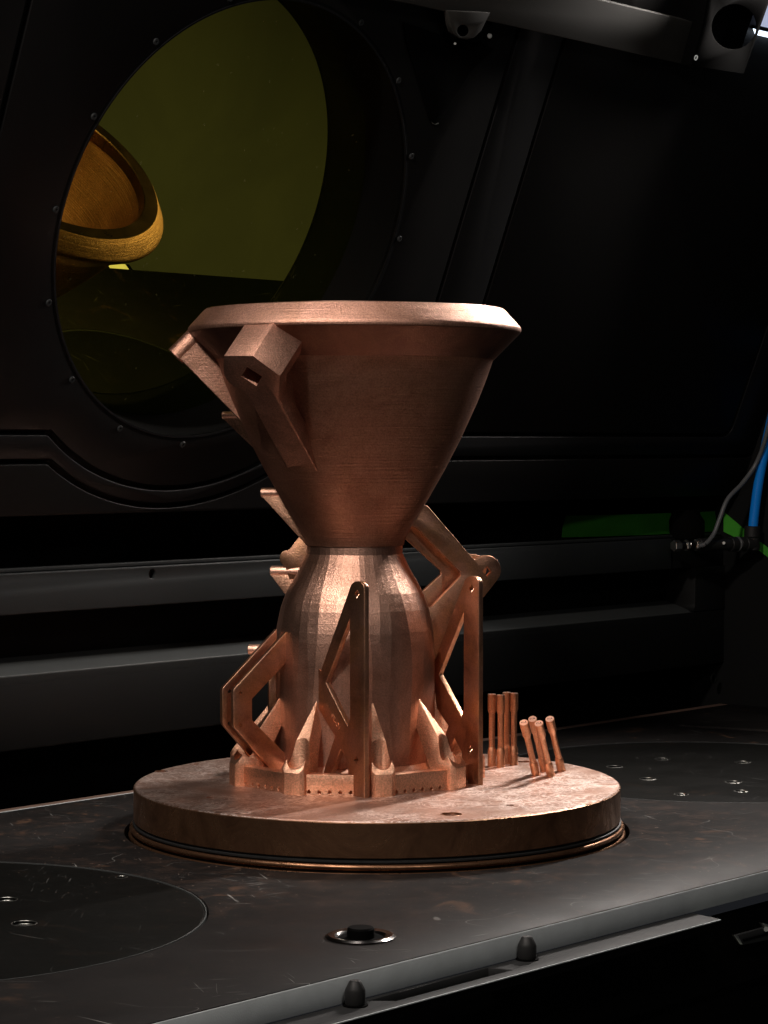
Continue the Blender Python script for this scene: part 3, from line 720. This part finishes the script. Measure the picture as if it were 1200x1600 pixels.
# left rear lobe
bl_px = [(470, 835)] + roundtop(447, 872, 12, 290, 100, 8, .85) + [(452, 905), (500, 905), (500, 835)]
PBL0 = AX + Vector((0, 12, 0)); 
plate('lobed_bracket', bl_px, PBL0, Vector((.1, .995, 0)), Vector((.4, 4, 0)))
plate('lobed_bracket', shiftpx(bl_px, 8, -2), PBL0, Vector((.1, .995, 0)), Vector((.4, 4, 0)), shift=(0, 12, 0))

# ---- horizontal pins with triangular webs on the left
def pin(x0, x1, yc, rpx, web, yd=0.0):
    P = AX + Vector((0, 10 + yd, 0)); nrm = Vector((.22, .975, 0)).normalized()
    a, b_ = on_plane(x0, yc, P, nrm), on_plane(x1, yc - .3, P, nrm)
    t = (b_ - a).normalized(); r = rpx / 2.49
    bm = new(); cyl(bm, a, b_, r, 32, ch=.5); o = finish(bm, 'pin', M['pin'], nz, smooth=True)
    bm = new(); prism(bm, [on_plane(x, y, P, nrm) - nrm * (r * .75) for x, y in web], nrm * r * 1.5); finish(bm, 'web', M['base'], nz, bevel=.3)
pin(408.5, 470, 770, 8.2, [(409.5, 774), (470, 774), (505, 862), (484, 856)])
pin(423.5, 490, 892.5, 8.5, [(424.5, 898), (470, 898), (470, 950), (452, 935)])
pin(388.5, 450, 1015, 8.5, [(389.5, 1020), (450, 1020), (450, 1100), (432, 1068)])
pin(347.5, 400, 649, 6.5, [(348.5, 653), (390, 653), (440, 740), (420, 722)], 28)

# ---- arms carried by the bell, pushed out at 45 degrees
def bore():
    c = new(); lathe(c, [(0, 140), (28, 140), (29, 150)] + [(r - 3.2, z) for r, z in outer[2:]] + [(85, 263), (92, 275), (92, 305), (0, 305)], 96, AX); return c
def arm(a, L, start, px, hole=None, back=34, mt='print', bev=.5, gap=None):
    R = rdir(a); e = (R * .7071 - Z * .7071)
    p0 = start + e * L
    pts = [on_plane(x, y, p0, e) for x, y in px]
    cs = [bore()]
    if hole:
        c = new(); prism(c, [on_plane(x, y, p0, e) + e * 4 for x, y in hole], e * -34); cs.append(c)
    if gap:
        c = new(); prism(c, [on_plane(x, y, p0, e) - e * 10 for x, y in gap], e * -32); cs.append(c)
    bm = new(); prism(bm, pts, e * -back); return finish(bm, 'mount_arm', M[mt], nz, cut=cs, bevel=bev)
a_ = -36
arm(a_, 26, rad(a_, 102, 277), [(350, 556), (395, 556), (437.5, 587.5), (435.5, 622), (444, 640), (505, 752), (535, 815), (512, 830), (470, 772), (392, 626), (382, 614), (357, 597), (350, 586)],
    [(386, 573.5), (409.5, 588.5), (400.5, 603), (377, 588)], back=33, gap=[(418, 604), (480, 604), (540, 720), (478, 720)])
# left arm: rounded top, running down along the bell
aL = -84; R = rdir(aL); T = tdir(aL); e = R * .7071 - Z * .7071; g = -R * .70 - Z * .714
tipc = rad(aL, 99, 275) + e * 16
pts = []
for k in range(9):
    t = PI * k / 8; pts.append(tipc + T * 5.6 * math.cos(t) - g * 5.6 * math.sin(t))
pts += [tipc - T * 5.6 + g * 62, tipc - T * 3 + g * 90, tipc + T * 3 + g * 90, tipc + T * 5.6 + g * 62]
bm = new(); prism(bm, pts, e * -26); finish(bm, 'mount_arm', M['print'], nz, cut=[bore()], bevel=.35)
bm = new(); cyl(bm, tipc + e * 1.2 - g * .6, tipc - e * 17.5 - g * .6, 6.3, 40, ch=.5); finish(bm, 'arm_barrel', M['print'], nz, smooth=True, cut=[bore()])

# ================================================================== TENSILE RODS
def rod(label, group, base, axis, L=47.0, proto=None):
    ax = Vector(axis).normalized()
    t = thing('test_rod', label, 'test rod', base, group)
    b = Vector(base)
    def part(nm, prof, m):
        bm = new(); lathe(bm, prof, 28, b, ax)
        return finish(bm, nm, M[m], t, smooth=True, angle=28)
    sink = -4 if abs(ax.z) < .95 else 0
    part('lower_grip', [(0, sink), (2.75, sink), (2.75, 10.6), (2.15, 12.4), (0, 12.4)], 'rod')
    part('neck', [(0, 12.5), (2.05, 12.5), (2.05, L - 12.5), (0, L - 12.5)], 'rod')
    part('upper_grip', [(0, L - 12.4), (2.15, L - 12.4), (2.75, L - 10.6), (2.75, L - .25), (0, L - .25)], 'rod')
    part('end_face', [(0, L - .24), (2.55, L - .24), (2.55, L), (0, L)], 'rod_end')
    x, y, _ = basis(ax)
    if abs(ax.z) < .95: x = Vector((1, 0, 0)) - ax * ax.x; x.normalize(); y = ax.cross(x)
    bm = text_bm('V1.A', 1.7, .10, b + ax * (L + .06), x, y); finish(bm, 'marking', M['pitch'] if abs(ax.z) < .95 else M['rod'], t)
gv = 'upright copper test rods in a cluster of four'; gl = 'leaning copper test rods in a cluster of four'
def base_at(x, y): p = on_plane(x, y, (0, 0, 0), Z); return (p.x, p.y, 0)
for lab, x, y in [('upright copper test rod nearest the right bracket, left of its cluster', 768.5, 1197),
                  ('upright copper test rod at the front of its cluster, partly before another', 782.3, 1198.5),
                  ('upright copper test rod at the back, half hidden behind the others', 791.5, 1193.5),
                  ('upright copper test rod at the right end of its cluster', 802.8, 1195)]:
    rod(lab, gv, base_at(x, y), (0, 0, 1))
for lab, x, y in [('leaning copper test rod at the left of its cluster', 838, 1211),
                  ('leaning copper test rod at the front of its cluster, nearest the plate edge', 861, 1212.5),
                  ('leaning copper test rod at the right end, tallest in view beside the dark table', 877.5, 1204.5),
                  ('leaning copper test rod at the back, mostly hidden with a dark end face', 851, 1204.5)]:
    rod(lab, gl, base_at(x, y), (-9.5, -27, 36))
